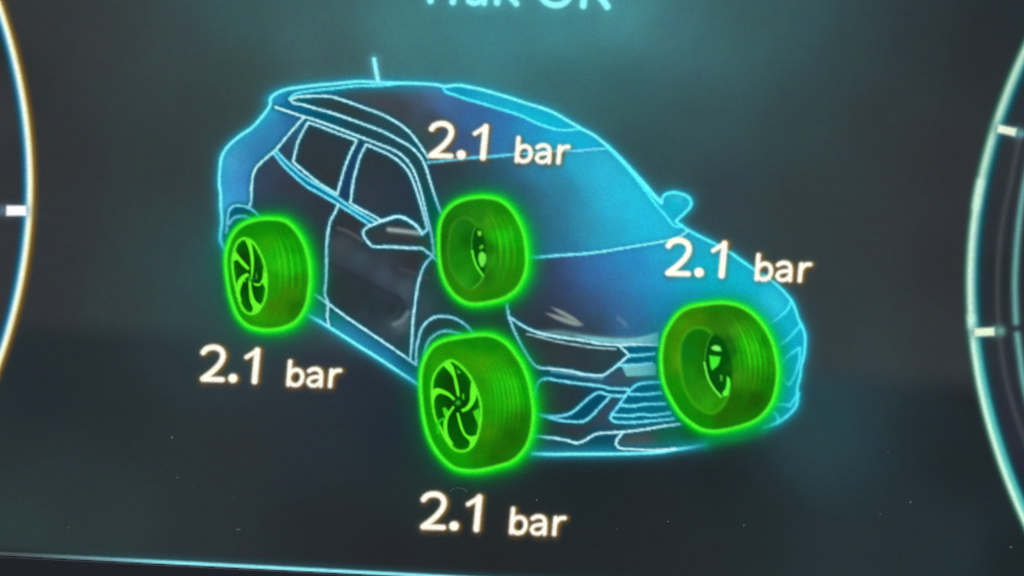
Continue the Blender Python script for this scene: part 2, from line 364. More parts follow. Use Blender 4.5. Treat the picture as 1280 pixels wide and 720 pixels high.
i_rail = line('roof_rail', [B_, C_]);  i_roofA = line('roof_edge', [A_], (110,246,255), (10,120,150))
i_frame = line('door_frame', [D_])
i_wr = line('window_outline', [win_rear]); i_wf = line('window_outline', [win_front])
i_F = line('seam_line', [F_]); i_G = line('belt_line', [G2, G3], (130,232,250), (0,118,155), 3, .7)
i_ar = line('arch_line', [arch_ro, arch_ri], (150,238,255)); i_af = line('arch_line', [arch_fo, arch_fi])
i_gap = line('seam_line', [gap]); i_H = line('sill_line', [H_]); i_dr = line('seam_line', [dr, drw])
i_mir = line('mirror_outline', [mir_l_line])
i_fen = line('lamp_outline', [fen, hl_top, hl_r])
i_gu = line('bar', [gu1, gu2], (140,240,252), (0,100,135))
i_J1 = line('intake_line', [J1], (140,236,252)); i_J2 = line('intake_line', [J2, J3], (135,236,255))
i_J4 = line('grille_outline', [J4], (125,238,255), (0,98,130)); i_bars = [line('grille_bar', [b], (125,240,252), (0,98,130), 3.5) for b in bars]
i_lip = line('lip_line', [lip]); i_spo = line('lip_line', [spo])
i_wt = line('windscreen_edge', [ws_top], (110,225,250), (30,120,165), 3, .5)
i_wb = line('windscreen_edge', [ws_bot], (135,246,255), (16,120,160), 4, .6)
i_sun = line('roof_edge', [sun], (90,246,255), (30,150,200), 3, .5)
i_ap = line('pillar_line', [ap_in], (80,246,255), (15,185,220), 4, .6, 3.0)
i_M = line('bumper_line', M_, (80,244,255), (0,175,208), 4, .5, 3.3)

# soft light patches inside the drawing
def streak(pts, col, sig, amt): paint_soft(smooth(pts), col, sig, amt)
streak([(414,331),(450,349),(480,365),(497,372),(505,385),(502,394),(494,401)], (40,50,58), 4, .75)
streak([(422,285),(438,291),(453,301)], (98,102,106), 2.2, .6)
streak([(493,405),(503,400),(510,391)], (110,138,142), 3.2, .75)
streak([(486,287),(505,289),(523,291.5)], (160,178,176), 3.2, .95)
paint_poly(smooth([(682,391.5),(690,392.5),(704,396.5),(718,401),(728,406),(722,407.5),(710,405),(696,399.5)], True), (136,152,146), 2.2)
paint_poly(smooth([(689,384),(698,386.5),(710,392),(720,398.5),(729,406),(721,403),(710,398),(698,391)], True), (136,152,146), 2.0)
streak([(773,398),(778,402),(783,407)], (100,136,172), 2.6, .6)
streak([(500,336),(516,341),(535,348)], (84,78,84), 2, .5)
streak([(676,417),(700,416),(730,421),(760,424.5),(790,425)], (112,160,165), 4, .75)
paint_poly([(720,419),(745,421.5),(770,423.5),(787,423.5),(805,420),(823,415),(823,429.5),(773,429.5),(740,426)], (120,196,204), soft=2.2)
paint_poly([(777,458),(792,456.5),(820,455),(820,468.5),(800,470),(783,470.5)], (108,192,196), soft=1.6)
streak([(690,464),(720,468),(752,472.5)], (110,175,195), 2.6, .7)

# outer lines and all inner lines, crisp
NB = (118,250,255)
paint_line([(q, 3.7) for q in (rear, top, sill, bottom)], (128,252,255), 1.2, .35,
           fade=lambda x, y: np.where((x > 845) & (y > 545), np.clip((886 - x) / 40, 0, 1), 1))
paint_line([(right, 3.6), (mirror_r, 3.6)], (92,248,255), 1.5, .3)
paint_line([(ant, 4.6)], (150,252,255), 1.6, .3)
paint_soft(ant, (90,200,225), 7, .45); paint_line([(ant, 4.2)], (150,252,255), 1.4, .3)
for _, st, core in LINES:
    paint_line(st, core, 1.0, .66)
paint_line([(drl, 2.4)], (165,205,205), 1.0, .5)
paint_line([(smooth([(758,182),(775,199),(790,215),(805,231),(818,246),(827,254)]), 4.0)], (92,250,255), 1.6, .2)

# ---- the four wheels
WH = {}
WH['rl'] = dict(ring=[(283,320),(286,306),(291,294),(301,283),(314,277),(330,274),(350,275),(360,279),(370,289),(377.5,301),(382.5,314),(386,330),(387,345),(385.6,364),(382.5,380),(375,395),(366,404),
                      (351,410),(332,412),(317,409.5),(307.5,405),(297.5,394),(289,372),(285,351),(283,334)])
WH['fl'] = dict(ring=[(526.5,472),(528,460),(532,448),(541,434),(553,427),(570,423),(588,420.5),(607,419),(622,423),(635,432),(645,445),(653,458),(660,477),(664,496),(666,513),(665,531),(661,549),
                      (653,564),(640,576),(619,583),(597,587.5),(577,587),(565,582.5),(552,571),(542,557),(535,541),(530,520),(527.5,500),(526.3,485)])
WH['rr'] = dict(ring=[(549,302.5),(550.6,281),(556,267.5),(565,257.5),(577.5,250.8),(592.5,247.5),(610,247.2),(625,251),(637.5,261),(647.5,276),(654,292.5),(657,310),(657.8,326),(656,340),(651,353),
                      (642.5,364),(628,373),(610,377.5),(592.5,379.5),(581,377),(569,369),(560,357.5),(554,344),(550.3,327)])
WH['fr'] = dict(ring=[(827,452),(827.5,438),(831,420),(838,406),(848,393),(862,384.5),(880,381),(902,379),(920,381.5),(935,388.5),(948,400),(958,414),(966,432),(970,450),(971.5,465),(970,482),(965,501),
                      (957,513.5),(946,524),(930,531),(911,536),(893,538.5),(877,536),(865,529),(852,518),(842,503.5),(834,488),(829,472)])
TY = {}
TY['rl'] = [(288,330,(0,165,10)),(293,360,(0,150,5)),(300,385,(0,160,0)),(310,290,(0,150,0)),(330,285,(0,152,0)),(355,284,(0,145,0)),(335,305,(28,175,0)),(345,320,(10,190,5)),(352,330,(30,205,10)),(360,335,(20,200,10)),
            (345,350,(20,165,0)),(360,365,(45,140,0)),(372,350,(25,140,0)),(370,385,(20,118,0)),(345,385,(45,140,0)),(325,400,(30,165,0)),(345,402,(35,150,0)),(378,330,(0,190,0)),(370,310,(0,170,0)),(338,360,(15,160,0))]
TY['fl'] = [(533,480,(0,160,0)),(535,510,(0,155,0)),(545,545,(0,165,0)),(560,570,(0,165,0)),(540,450,(25,165,0)),(560,437,(18,155,0)),(590,430,(0,150,0)),(615,430,(0,145,0)),(585,450,(32,165,0)),(605,455,(45,170,0)),
            (600,480,(22,160,0)),(620,470,(30,190,0)),(628,480,(25,205,10)),(640,480,(15,195,5)),(635,500,(25,190,0)),(615,500,(15,175,0)),(610,540,(35,150,0)),(640,545,(12,108,0)),(625,560,(18,116,0)),(650,525,(15,120,0)),
            (600,570,(15,140,0)),(575,577,(0,165,0)),(655,490,(0,180,0)),(648,465,(0,165,0)),(640,450,(20,150,0)),(620,575,(18,104,0)),(608,515,(15,160,0))]
TY['rr'] = [(556,300,(10,110,0)),(560,275,(10,120,0)),(556,330,(20,130,0)),(575,262,(15,130,10)),(600,255,(15,140,5)),(625,262,(10,140,0)),(600,270,(20,140,15)),(612,275,(45,165,10)),(625,295,(10,205,5)),(634,298,(40,215,15)),
            (628,280,(25,165,0)),(645,300,(0,175,0)),(640,320,(35,150,0)),(620,325,(25,155,10)),(610,310,(5,125,0)),(608,345,(10,125,5)),(625,345,(25,150,5)),(640,345,(25,140,0)),(615,365,(25,140,0)),(590,371,(35,145,0)),
            (568,355,(25,140,0)),(560,345,(25,130,0)),(650,320,(0,160,0))]
TY['fr'] = [(836,450,(25,150,0)),(840,425,(40,150,0)),(846,450,(62,165,0)),(850,405,(50,155,0)),(870,395,(45,140,0)),(895,388,(20,125,0)),(920,393,(25,125,0)),(905,405,(30,130,10)),(918,415,(50,165,15)),(930,430,(20,195,0)),
            (942,435,(45,205,15)),(948,445,(30,190,0)),(955,430,(0,150,0)),(960,455,(20,150,0)),(925,470,(40,150,10)),(940,475,(30,140,0)),(920,500,(14,112,0)),(945,500,(12,98,0)),(905,525,(20,112,0)),(880,530,(0,140,0)),
            (855,500,(0,150,0)),(842,480,(8,150,0)),(960,480,(5,125,0)),(910,425,(10,110,10)),(925,445,(15,165,0)),(918,440,(0,110,10))]
def paint_green(sl, a, col, keep):
    a = np.clip(a, 0, 1)
    base = IMG[sl].copy()
    out = base * (1 - a[..., None]) + np.array(col, np.float32) * a[..., None]
    out[..., 2] = base[..., 2] * (1 - a * (1 - keep)) + col[2] * a * keep
    IMG[sl] = out
for k_, wv in WH.items():
    rg = smooth(wv['ring'], True); wv['ring'] = rg
    sl = win(rg, 50); x, y = mesh_xy(sl)
    d = dist(x, y, rg); ins = inside(x, y, rg)
    wv['sl'], wv['d'], wv['ins'] = sl, np.where(ins, -d, d), ins
    o = ~ins
    ccx, ccy = np.mean(rg, 0)
    wd_ = np.cos(np.arctan2(y - ccy, x - ccx) - .1)       # the glow reaches further to the right
    g1s, g2s = 9.8 + 4.4 * wd_, 5.0 + 1.8 * wd_
    paint_green(sl, o * .42 * np.exp(-(d / 24) ** 2), (0, 108, 58), .5)
    paint_green(sl, o * np.exp(-(d / g1s) ** 1.8), (0, 180, 10), .42)
    paint_green(sl, o * .9 * np.exp(-(d / g2s) ** 2), (12, 238, 30), .35)
    col = np.clip(idw(x, y, TY[k_], 5, 3) * 1.0 + np.array((12, -12, 0)), 0, 255)
    a = ins[..., None].astype(float)
    IMG[sl] = IMG[sl] * (1 - a) + col * a
    # darker shoulder just inside the edge, then the bright rim of light
    mixin(sl, ins * .30 * np.exp(-((d - 6) / 4) ** 2), (0, 140, 0))
    mixin(sl, .94 * np.exp(-(d / np.where(ins, 2.0, 2.9)) ** 2), (78, 255, 48))

paint_soft(smooth([(885,553.5),(915,548),(940,541),(958,532)]), (0,150,72), 8, .55)
# streaks of the tread
SHOULDER = {'rl': [(318,279),(330,293),(338,315),(341,345),(339,372),(331,395),(322,408)], 'fl': [(566,426),(590,441),(605,465),(612,500),(611,530),(602,560),(585,585)],
            'rr': [(585,252),(603,266),(613,287),(617,315),(615,340),(607,361),(596,376)], 'fr': [(885,383),(905,399),(917,425),(923,457),(920,490),(908,514),(890,535)]}
EDGE = {'rl': [(345,276),(362,284),(376,304),(383,335),(382,365),(372,392),(352,408)], 'fl': [(608,421),(633,435),(651,463),(661,500),(660,535),(648,562),(620,581)],
        'rr': [(605,249),(630,259),(646,283),(653,312),(651,340),(638,363),(608,376)], 'fr': [(905,381),(936,393),(957,420),(966,455),(962,490),(948,516),(915,534)]}
PEAK = {'rl': .40, 'fl': .40, 'rr': .42, 'fr': .40}
def resample(p, n=25):
    p = np.array(smooth(p), float); L = np.concatenate([[0], np.cumsum(np.hypot(*np.diff(p, axis=0).T))])
    t_ = np.linspace(0, L[-1], n); return np.stack([np.interp(t_, L, p[:, 0]), np.interp(t_, L, p[:, 1])], 1)
TREAD = {}
trng = np.random.default_rng(3)
for k_ in SHOULDER:
    a_, b_ = resample(SHOULDER[k_]), resample(EDGE[k_])
    TREAD[k_] = []
    sl = WH[k_]['sl']; x, y = mesh_xy(sl)
    y0_, y1_ = a_[0, 1], a_[-1, 1]
    n_r = {'fl': 17, 'fr': 13, 'rl': 11, 'rr': 9}[k_]
    for j_ in range(n_r):
        fr_ = .04 + .92 * (j_ + trng.uniform(-.3, .3)) / (n_r - 1)
        c_ = a_ * (1 - fr_) + b_ * fr_
        d = dist(x, y, c_)
        band = np.exp(-(d / trng.uniform(1.1, 2.0)) ** 2)
        tt_ = (y - y0_) / (y1_ - y0_)
        pk = PEAK[k_] + .05 * trng.uniform(-1, 1)
        env = np.exp(-((tt_ - pk) / .19) ** 2)
        light = j_ % 2 == 0
        inner = math.exp(-((fr_ - .48) / .36) ** 2)
        if light: mixin(sl, band * env * inner * trng.uniform(.45, .95), (trng.uniform(15, 70), trng.uniform(205, 232), 18))
        else: mixin(sl, band * trng.uniform(.08, .42) * (.45 + .55 * env), (0, 122, 0))
        if light: TREAD[k_].append(([tuple(q) for q in c_[3:-5]], None))
rim = {'rl': smooth([(305,298),(314,301),(322.5,312),(329,326),(333,345),(332.5,367),(328,381),(321,390),(314,392.5),(306,389),(300,379),(295.5,362),(292,345),(290.5,327),(293.5,310),(298,302)], True),
       'fl': smooth([(540,483),(542.5,470),(550,459),(559,452),(566,451),(575,457),(584,466),(590.5,476),(596,489),(600,501),(601.5,517),(600,530),(597,544),(592,555),(585,562),(575,564),(566,560),(558,550),(551,536),(544,522),(540.5,502)], True)}
SP = {}
SP['rl'] = [[(306,299),(314,301),(316,312),(317.5,326),(316,344),(313.5,348),(313.5,328),(311,312)],
            [(290.5,326),(294,313),(299,320),(305,327),(312,335),(310,338),(303,332),(297,325)],
            [(309,341),(312,344),(306,349),(302,357),(300,366),(302,377),(298,374),(295.5,362),(297,352),(302,345)],
            [(310.5,350),(314,352),(315,362),(319,375),(327,382),(321,390),(314,391),(316,386),(312.5,376),(311,362)],
            [(315.5,353),(321,354.5),(325,354),(328,347),(329,335),(333,346),(332.5,362),(328,353.5),(324,357.5),(318,357)]]
SP['fl'] = [[(553,456),(562,452),(567,459),(570,470),(573.5,485),(574.5,496),(571.5,495),(568.5,482),(566,471),(561,464)],
            [(540,487),(547.5,485),(560,490),(569,498),(567,501),(560,495),(550,491.5),(545,495),(541,506),(539.5,497)],
            [(566,507),(568.5,509),(561,521),(559,533),(561,545),(567,555),(563,558),(556,546),(554,532),(556,522)],
            [(570.5,516),(573.5,516),(577,529),(581.5,541),(587,545),(597,544),(592.5,556),(586,560),(587,552),(579,543),(574,531)],
            [(576,512),(583,508),(587,501),(587.5,490),(589,476),(596,489),(594.5,499),(591,506),(585,512.5),(578,515.5)]]
XTRA = {'rl': [[(304,345),(308,352),(306,353),(303,347)],[(320,340),(322,346),(320,350)]],
        'fl': [[(591,514.5),(599,510),(601,527),(599,534),(596,527),(593,520)],[(553,510),(557,509),(562,516),(559,521),(555,519)],[(571,461),(576,466),(572,467)],[(577.5,493),(580,492),(580.5,499),(578,499)]]}
HUB = {'rl': (313.5,348), 'fl': (572.5,503.5)}
def pline(p): return list(p) + [p[0]]
for k_ in ('rl', 'fl'):
    paint_poly(rim[k_], [(q[0], q[1], (0,92,0)) for q in rim[k_][::12]] + [(HUB[k_][0], HUB[k_][1]+6, (0,60,0)), (HUB[k_][0]-8, HUB[k_][1]-25, (8,66,0)), (HUB[k_][0]+8, HUB[k_][1]+25, (0,80,0)),(HUB[k_][0]+10, HUB[k_][1]-22, (0,78,4))], s=6)
    paint_soft(smooth(rim[k_][::4]), (20,190,0), 4.5, .35)
    for p in XTRA[k_]: paint_poly(p, (62,215,25), 1.2)
    for p in SP[k_]: paint_poly(smooth(p, True), (98,250,40), 1.0)
    paint_line([(rim[k_], 3.0)], (100,250,45), 1.1, .45)
    paint_soft([HUB[k_]], (60,205,50), 3.4, .9)
paint_line([(smooth([(548,541),(547,533),(550,526),(556,523)]), 3)], (25,215,20), 1.2, .3)
BAR = {'rr': smooth([(561,300),(564,286),(570,276),(579,272),(588,275),(597,285),(604,300),(608,318),(608,335),(604,346),(598,356),(590,361),(582,360),(571,349),(563,335),(560,318)], True),
       'fr': smooth([(850,445),(852,428),(860,415),(870,410),(881,411),(892,419),(902,434),(909,455),(912,475),(910,495),(903,508),(893,516),(881,515),(866,503),(854,480)], True)}
LENSP = {'rr': smooth([(594,285),(602,287),(606,300),(608,318),(607,335),(604,345),(597,335),(592,322),(589.5,305),(591,292)], True),
        'fr': smooth([(891,417),(900,421),(909,434),(914,452),(915,472),(912,488),(906,495),(901,495.6),(892,486),(885,472),(881,454),(882,437),(886,425)], True)}
paint_poly(BAR['rr'], [(565,300,(25,125,5)),(575,280,(20,120,15)),(585,300,(10,100,0)),(575,325,(20,130,5)),(590,345,(20,140,5)),(598,350,(15,115,5)),(582,350,(35,155,15))], 1.6, 6)
paint_poly(BAR['fr'], [(860,440,(8,120,15)),(870,420,(12,112,0)),(880,430,(20,105,0)),(862,465,(22,135,5)),(875,490,(35,140,5)),(885,505,(40,160,10)),(898,505,(35,140,0)),(878,460,(20,110,0))], 1.6, 6)
for k_, cc in (('rr', (60,150,30)), ('fr', (68,180,20))):
    paint_soft(BAR[k_], cc, 2.2, .55)
    paint_poly(LENSP[k_], [(q[0], q[1], (0,80,4)) for q in LENSP[k_][::10]], 3.2)
LIP = {'rr': [(smooth([(594,285),(591,292),(589.3,305),(590.5,316)]), 1.6, (50,160,45)), (smooth([(590.3,314),(592,322),(596,333),(604,345)]), 3.0, (88,240,45)), (smooth([(604,345),(600,353),(592,360)]), 1.8, (60,175,40))],
       'fr': [(smooth([(891,417.5),(886,425),(882.5,437.5),(881,450)]), 1.6, (55,160,40)), (smooth([(880.5,453),(885,472.5),(892.5,486),(901,495.6)]), 3.0, (105,240,75))]}
BITS = {'rr': [[(596.5,289),(601.5,289),(602,294),(598,295)],[(599,309),(603,305.5),(604.5,309),(600.5,312)],[(598.5,318),(602,314),(607,318),(607.5,326),(604,334),(600.5,333),(598,325)]],
        'fr': [[(889,434),(894,431.5),(900,433),(902,438.5),(897,439),(890,437)],[(886.5,444),(901,446),(898,456),(890,463),(888,458)],[(908.5,470),(912,473),(913,482),(910.5,494),(904,496),(903,491),(907,485)],[(900,469),(903,469),(903,476),(900.5,476)]]}
BCOL = {'rr': [(120,225,60),(105,215,50),(105,235,70)], 'fr': [(125,250,105),(62,240,45),(88,250,62),(80,195,55)]}
for k_ in LIP:
    for pts, w_, col in LIP[k_]: paint_line([(pts, w_)], col, 1.0, .3)
    for p, col in zip(BITS[k_], BCOL[k_]): paint_poly(smooth(p, True), col, 1.7)
    if k_ == 'fr': paint_soft([(911,460)], (20,110,0), 6, .5)

# ---- dial edges
AL_ = ([(-75,-160),(-45,-95),(-22,-40),(-4,2),(6.5,25),(18.5,75),(28.5,125),(34.5,175),(37,210),(37.7,232),(36.5,280),(31.5,325),(23.5,362),(13,402),(0,447),(-22,505),(-55,575),(-100,650)])
AR_ = ([(1400,-140),(1345,-60),(1302,20),(1284,57),(1270,87),(1257,120),(1244.5,155),(1232.5,195),(1223,235),(1217.5,280),(1214.5,320),(1213,360),(1214,395),(1217.5,435),(1225,483),(1235.5,525),(1249,568),(1263,606),(1278,641),(1300,690),(1330,745)])
def fair(p, dg, n=90):
    p = np.array(p, float); c = np.polynomial.Polynomial.fit(p[:, 1], p[:, 0], dg, w=np.where(np.abs(p[:, 1] - 350) < 380, 1, .25))
    yy = np.linspace(p[0, 1], p[-1, 1], n); return [(float(c(v)), float(v)) for v in yy]
al, ar = fair(AL_, 4), fair(AR_, 5)
sh = lambda p, dx: [(x + dx, y) for x, y in p]
paint_poly(al + [(-170,700),(-170,-160)], [(5,150,(52,54,58)),(20,200,(48,50,54)),(10,320,(50,52,56)),(0,30,(40,44,42)),(-60,200,(50,52,56))])
paint_poly(ar + [(1450,745),(1450,-140)], [(1262,200,(44,50,56)),(1240,300,(42,48,54)),(1258,330,(36,44,48)),(1245,440,(40,48,54)),(1270,150,(40,48,54)),(1262,540,(40,44,54)),(1278,600,(34,38,48)),(1350,300,(40,46,52))])
def gauss(p, col, sig, amt): paint_soft(p, col, sig, amt)
up = lambda x, y: 1
gauss(sh(al, -6), (0,92,132), 4.5, .85); gauss(sh(al, 5.5), (132,88,14), 4.2, .8)
gauss(sh(al, -1.2), (182,238,252), 4.1, 1); gauss(sh(al, .3), (254,254,240), 2.6, 1); gauss(sh(al, 2.6), (240,225,130), 1.7, .6)
gauss(sh(ar, -5), (14,72,52), 4.2, .75); gauss(sh(ar, 8), (0,84,100), 6, .85); gauss(sh(ar, 4), (92,172,168), 4.5, .8)
low = [q for q in ar if q[1] > 395]; mid_ = [q for q in ar if 225 < q[1] <= 412]; hi_ = [q for q in ar if q[1] <= 262]
gauss(hi_, (184,228,206), 5.0, 1); gauss(mid_, (202,242,222), 5.0, 1); gauss(low, (196,244,226), 5.0, 1)
for th_, am_ in ((372,.22),(400,.25),(430,.3),(465,.35),(500,.35)):
    lw_ = [q for q in ar if q[1] > th_]
    gauss(sh(lw_, -1), (215,252,226), 2.6, am_ * .9); gauss(sh(lw_, 5), (72,196,186), 3.6, am_ * .7)
ia1 = smooth([(1275,170),(1264,225),(1252,285),(1247.5,340),(1247.5,390),(1254,455),(1267,510),(1285,560)])
ia2 = smooth([(1290,190),(1280,235),(1273,285),(1269.5,330),(1268.5,360),(1270,403)])
ia3 = smooth([(1271.5,418),(1275,445),(1280,480),(1290,520)])
gauss(ia1, (70,74,80), 4, .75); gauss(ia2, (104,168,162), 4.6, .95); gauss(ia3, (104,172,166), 4.6, .95)
tk_l = [(8,263.3),(33,263.3)]; tk_r1 = [(1247,160.5),(1270,165.5)]; tk_r2 = [(1218,415.5),(1243,414.5)]
def bar(pts, hw):
    (ax, ay), (bx, by) = pts; L = math.hypot(bx-ax, by-ay); nx, ny = -(by-ay)/L*hw, (bx-ax)/L*hw
    return [(ax+nx, ay+ny), (bx+nx, by+ny), (bx-nx, by-ny), (ax-nx, ay-ny)]
T_L, T_R1, T_R2 = bar(tk_l, 6.3), bar(tk_r1, 5.0), bar(tk_r2, 5.2)
gauss([(1272,166),(1276,167)], (110,180,176), 6, .9); gauss([(1246,414),(1251,414)], (120,180,165), 6, .9); gauss([(3,263),(10,263)], (120,160,190), 7, .5)
gauss(tk_r1, (70,120,120), 9, .5); gauss(tk_r2, (70,120,115), 9, .5); gauss(tk_l, (90,120,140), 9, .4)
paint_poly(T_L, (255,255,255), 1.6); paint_poly(T_R1, (232,248,220), 2.2); paint_poly(T_R2, (226,248,214), 2.0)

# ---- reflection on the lower edge, painted in as a bright line
zs = P(0, 692.0)[2]
def on_z(x, z):                           # pixel row where height z meets column x
    a, b = 500.0, 900.0
    for _ in range(40):
        c = (a + b) / 2
        if P(x, c)[2] > z: a = c
        else: b = c
    return c
strip = [(x_, on_z(x_, zs)) for x_ in range(-160, 1451, 70)]
sl = win(strip, 14); x, y = mesh_xy(sl); d = dist(x, y, strip)
t = np.clip((x - 20) / 200, 0, 1)[..., None]
col = np.array((118,132,134.)) * (1 - t) + np.array((150,240,250.)) * t
IMG[sl] = IMG[sl] * (1 - (.55 * np.exp(-(d / 7) ** 2))[..., None]) + (col * .25 + np.array((0,58,68.)) * t) * (.55 * np.exp(-(d / 7) ** 2))[..., None]
below = np.array([on_z(q, zs) for q in GX[sl[1]][::40]])
below = np.interp(GX[sl[1]], GX[sl[1]][::40], below)
bl = sstep(0, 1.5, y - below[None, :])[..., None]
IMG[sl] = IMG[sl] * (1 - bl) + np.array((26, 30, 38.)) * bl
a = ((1 - sstep(1.2, 3.0, d)) * (.55 + .45 * t[..., 0]))[..., None]
IMG[sl] = IMG[sl] * (1 - a) + col * a

# ---- lettering
TX = (255,253,240)
G2_ = lambda pts: smooth(pts, n=4)
GLYPH = [('digit', [(G2_([(539.5,161),(543,157),(549,154.8),(556,155),(562,158.5),(564.3,164.5),(562.5,171.5),(557,179),(549.5,186),(539,194)]),7.0),(([(539,194.3),(563.5,195)]),6.6)]),
         ('decimal_point', [([(576.3,193.3),(576.6,193.3)],11.2)]),
         ('digit', [([(607.2,158.5),(603.6,197)],7.6),(G2_([(593.5,167),(600,163),(607,158.6)]),5.4)]),
         ('letter', [([(648.2,172.5),(645.9,201)],5.7),(G2_([(647.8,188.5),(650.5,184.7),(655.5,182.7),(660.8,184.5),(663.3,189.5),(662.5,196),(658.8,200.6),(653.2,201.7),(648.8,199.6),(646.6,196)]),5.5)]),
         ('letter', [(G2_([(671.8,184.3),(676,182),(681.2,181.8),(685.4,184.2),(686.9,189),(686.2,202.6)]),5.5),(G2_([(686.3,191.6),(679,191.8),(673,193.7),(670.6,197.8),(673.2,201.6),(678.6,202.5),(683.6,200),(686.4,196)]),5.0)]),
         ('letter', [([(699.8,183.5),(697.9,203)],5.7),(G2_([(699.3,190.5),(702.5,186),(706,183.8),(710.6,183.5)]),5.4)])]
REF = (536.5,195.5)
READ = [((0,0),1.0),((251-536.5,475-195.5),1.0),((526.3-536.5,659.8-195.5),1.03),((832.5-536.5,342.8-195.5),1.035)]
def place(strokes, off, s):
    return [([(REF[0]+off[0]+(x-REF[0])*s, REF[1]+off[1]+(y-REF[1])*s) for x, y in pts], w_*s) for pts, w_ in strokes]
READS = []
for n_, (off, s) in enumerate(READ):
    gl = [(nm, place(st, off, s)) for nm, st in GLYPH]
    for nm, st in gl:
        for pts, w_ in st:
            for dx_, dy_, sg_, am_, c_ in ((1.5, 4.6, 2.6, .28, (100,66,52)), (0, 0, 5.5, .22, (92,84,50)), (4.2, .4, 2.4, .52, (136,92,16))):
                q = [(x+dx_, y+dy_) for x, y in pts]
                sl = win(q, 14); x, y = mesh_xy(sl)
                d = np.maximum(dist(x, y, q) - w_/2, 0) if dx_ < 4 else np.maximum(dist(x, y, q) - w_/2 + 1.6, 0)
                bright = np.clip((IMG[sl].max(-1) - 90) / 110, 0, 1)
                mixin(sl, am_ * (1 - .68*bright) * np.exp(-(d/sg_)**2), c_)
    READS.append(gl)
for gl in READS:
    for nm, st in gl: paint_line([(p_, w_ * 1.07) for p_, w_ in st], TX, 1.6, .3)
ell = [(693+20*math.cos(t_)+0.05*20*math.sin(t_), -13+19.5*math.sin(t_)+math.cos(t_)*1.2) for t_ in np.linspace(0, 2*math.pi, 33)]
TITLE = [[([(540.5,-40),(538,1)],8.5),([(522,-41),(560,-39)],8)], [([(568.5,-42),(566,2.5)],8.5)],
         [(G2_([(584,-21),(592,-25.5),(601,-24),(606.5,-17),(605,4)]),7.6),(G2_([(606,-10),(593,-9),(585.5,-3.5),(586,1.5),(592,4),(600,1.5),(606,-5)]),7.4)],
         [([(624,-41),(621.3,3.5)],8.4),([(643,-23),(626,-9)],7.6),([(630,-12),(645.5,4.5)],8)],
         [(ell,8.2)], [([(731.5,-37),(729,7)],9),([(757,-36),(734,-13)],8.4),([(739,-19),(759,8)],9)]]
for st in TITLE:
    for pts, w_ in st: paint_soft(pts, (80,190,205), 11, .28)
for st in TITLE: paint_line(st, (148,250,255), 1.8, .25)

# the picture leaves the panel very slightly soft
for _ in range(1):
    for ax in (0, 1):
        IMG = (IMG * 2 + np.roll(IMG, 1, ax) + np.roll(IMG, -1, ax)) / 4

def lin(c):
    c = np.clip(np.asarray(c, float) / 255, 0, 1)
    return np.where(c <= .04045, c / 12.92, ((c + .055) / 1.055) ** 2.4)
LINIMG = lin(IMG).astype(np.float32)

# ------------------------------------------------------------------ materials
def display_material():
    m_ = bpy.data.materials.new('display'); m_.use_nodes = True
    nt = m_.node_tree; N = nt.nodes; Lk = nt.links
    b = N['Principled BSDF']
    b.inputs['Base Color'].default_value = (.004, .0045, .005, 1)
    b.inputs['Roughness'].default_value = .38
    b.inputs['Specular IOR Level'].default_value = .3
    at = N.new('ShaderNodeAttribute'); at.attribute_name = 'shown'
    geo = N.new('ShaderNodeNewGeometry')
    def noise(scale, detail):
        n_ = N.new('ShaderNodeTexNoise'); n_.inputs['Scale'].default_value = scale; n_.inputs['Detail'].default_value = detail
        Lk.new(geo.outputs['Position'], n_.inputs['Vector']); return n_
    def amp(n_, out, lo_, hi_):
        r_ = N.new('ShaderNodeMapRange'); r_.inputs[1].default_value = .25; r_.inputs[2].default_value = .75
        r_.inputs[3].default_value = lo_; r_.inputs[4].default_value = hi_
        Lk.new(n_.outputs[out], r_.inputs[0]); return r_
    fine = amp(noise(5200, 1), 0, .89, 1.11)
    mid = amp(noise(1500, 2), 0, .965, 1.035)
    mul = N.new('ShaderNodeMath'); mul.operation = 'MULTIPLY'
    Lk.new(fine.outputs[0], mul.inputs[0]); Lk.new(mid.outputs[0], mul.inputs[1])
    # faint colour mottle of the panel
    ch = noise(620, 2)
    mixc = N.new('ShaderNodeMix'); mixc.data_type = 'RGBA'; mixc.inputs[0].default_value = .10
    mixc.inputs[6].default_value = (.5, .5, .5, 1)
    Lk.new(ch.outputs[1], mixc.inputs[7])
    sc2 = N.new('ShaderNodeVectorMath'); sc2.operation = 'SCALE'; sc2.inputs[3].default_value = 2.0
    Lk.new(mixc.outputs[2], sc2.inputs[0])
    v1 = N.new('ShaderNodeVectorMath'); v1.operation = 'MULTIPLY'
    Lk.new(at.outputs['Color'], v1.inputs[0]); Lk.new(sc2.outputs[0], v1.inputs[1])
    v2 = N.new('ShaderNodeVectorMath'); v2.operation = 'SCALE'
    Lk.new(v1.outputs[0], v2.inputs[0]); Lk.new(mul.outputs[0], v2.inputs[3])
    Lk.new(v2.outputs[0], b.inputs['Emission Color']); b.inputs['Emission Strength'].default_value = 1.0
    return m_
DISP = display_material()

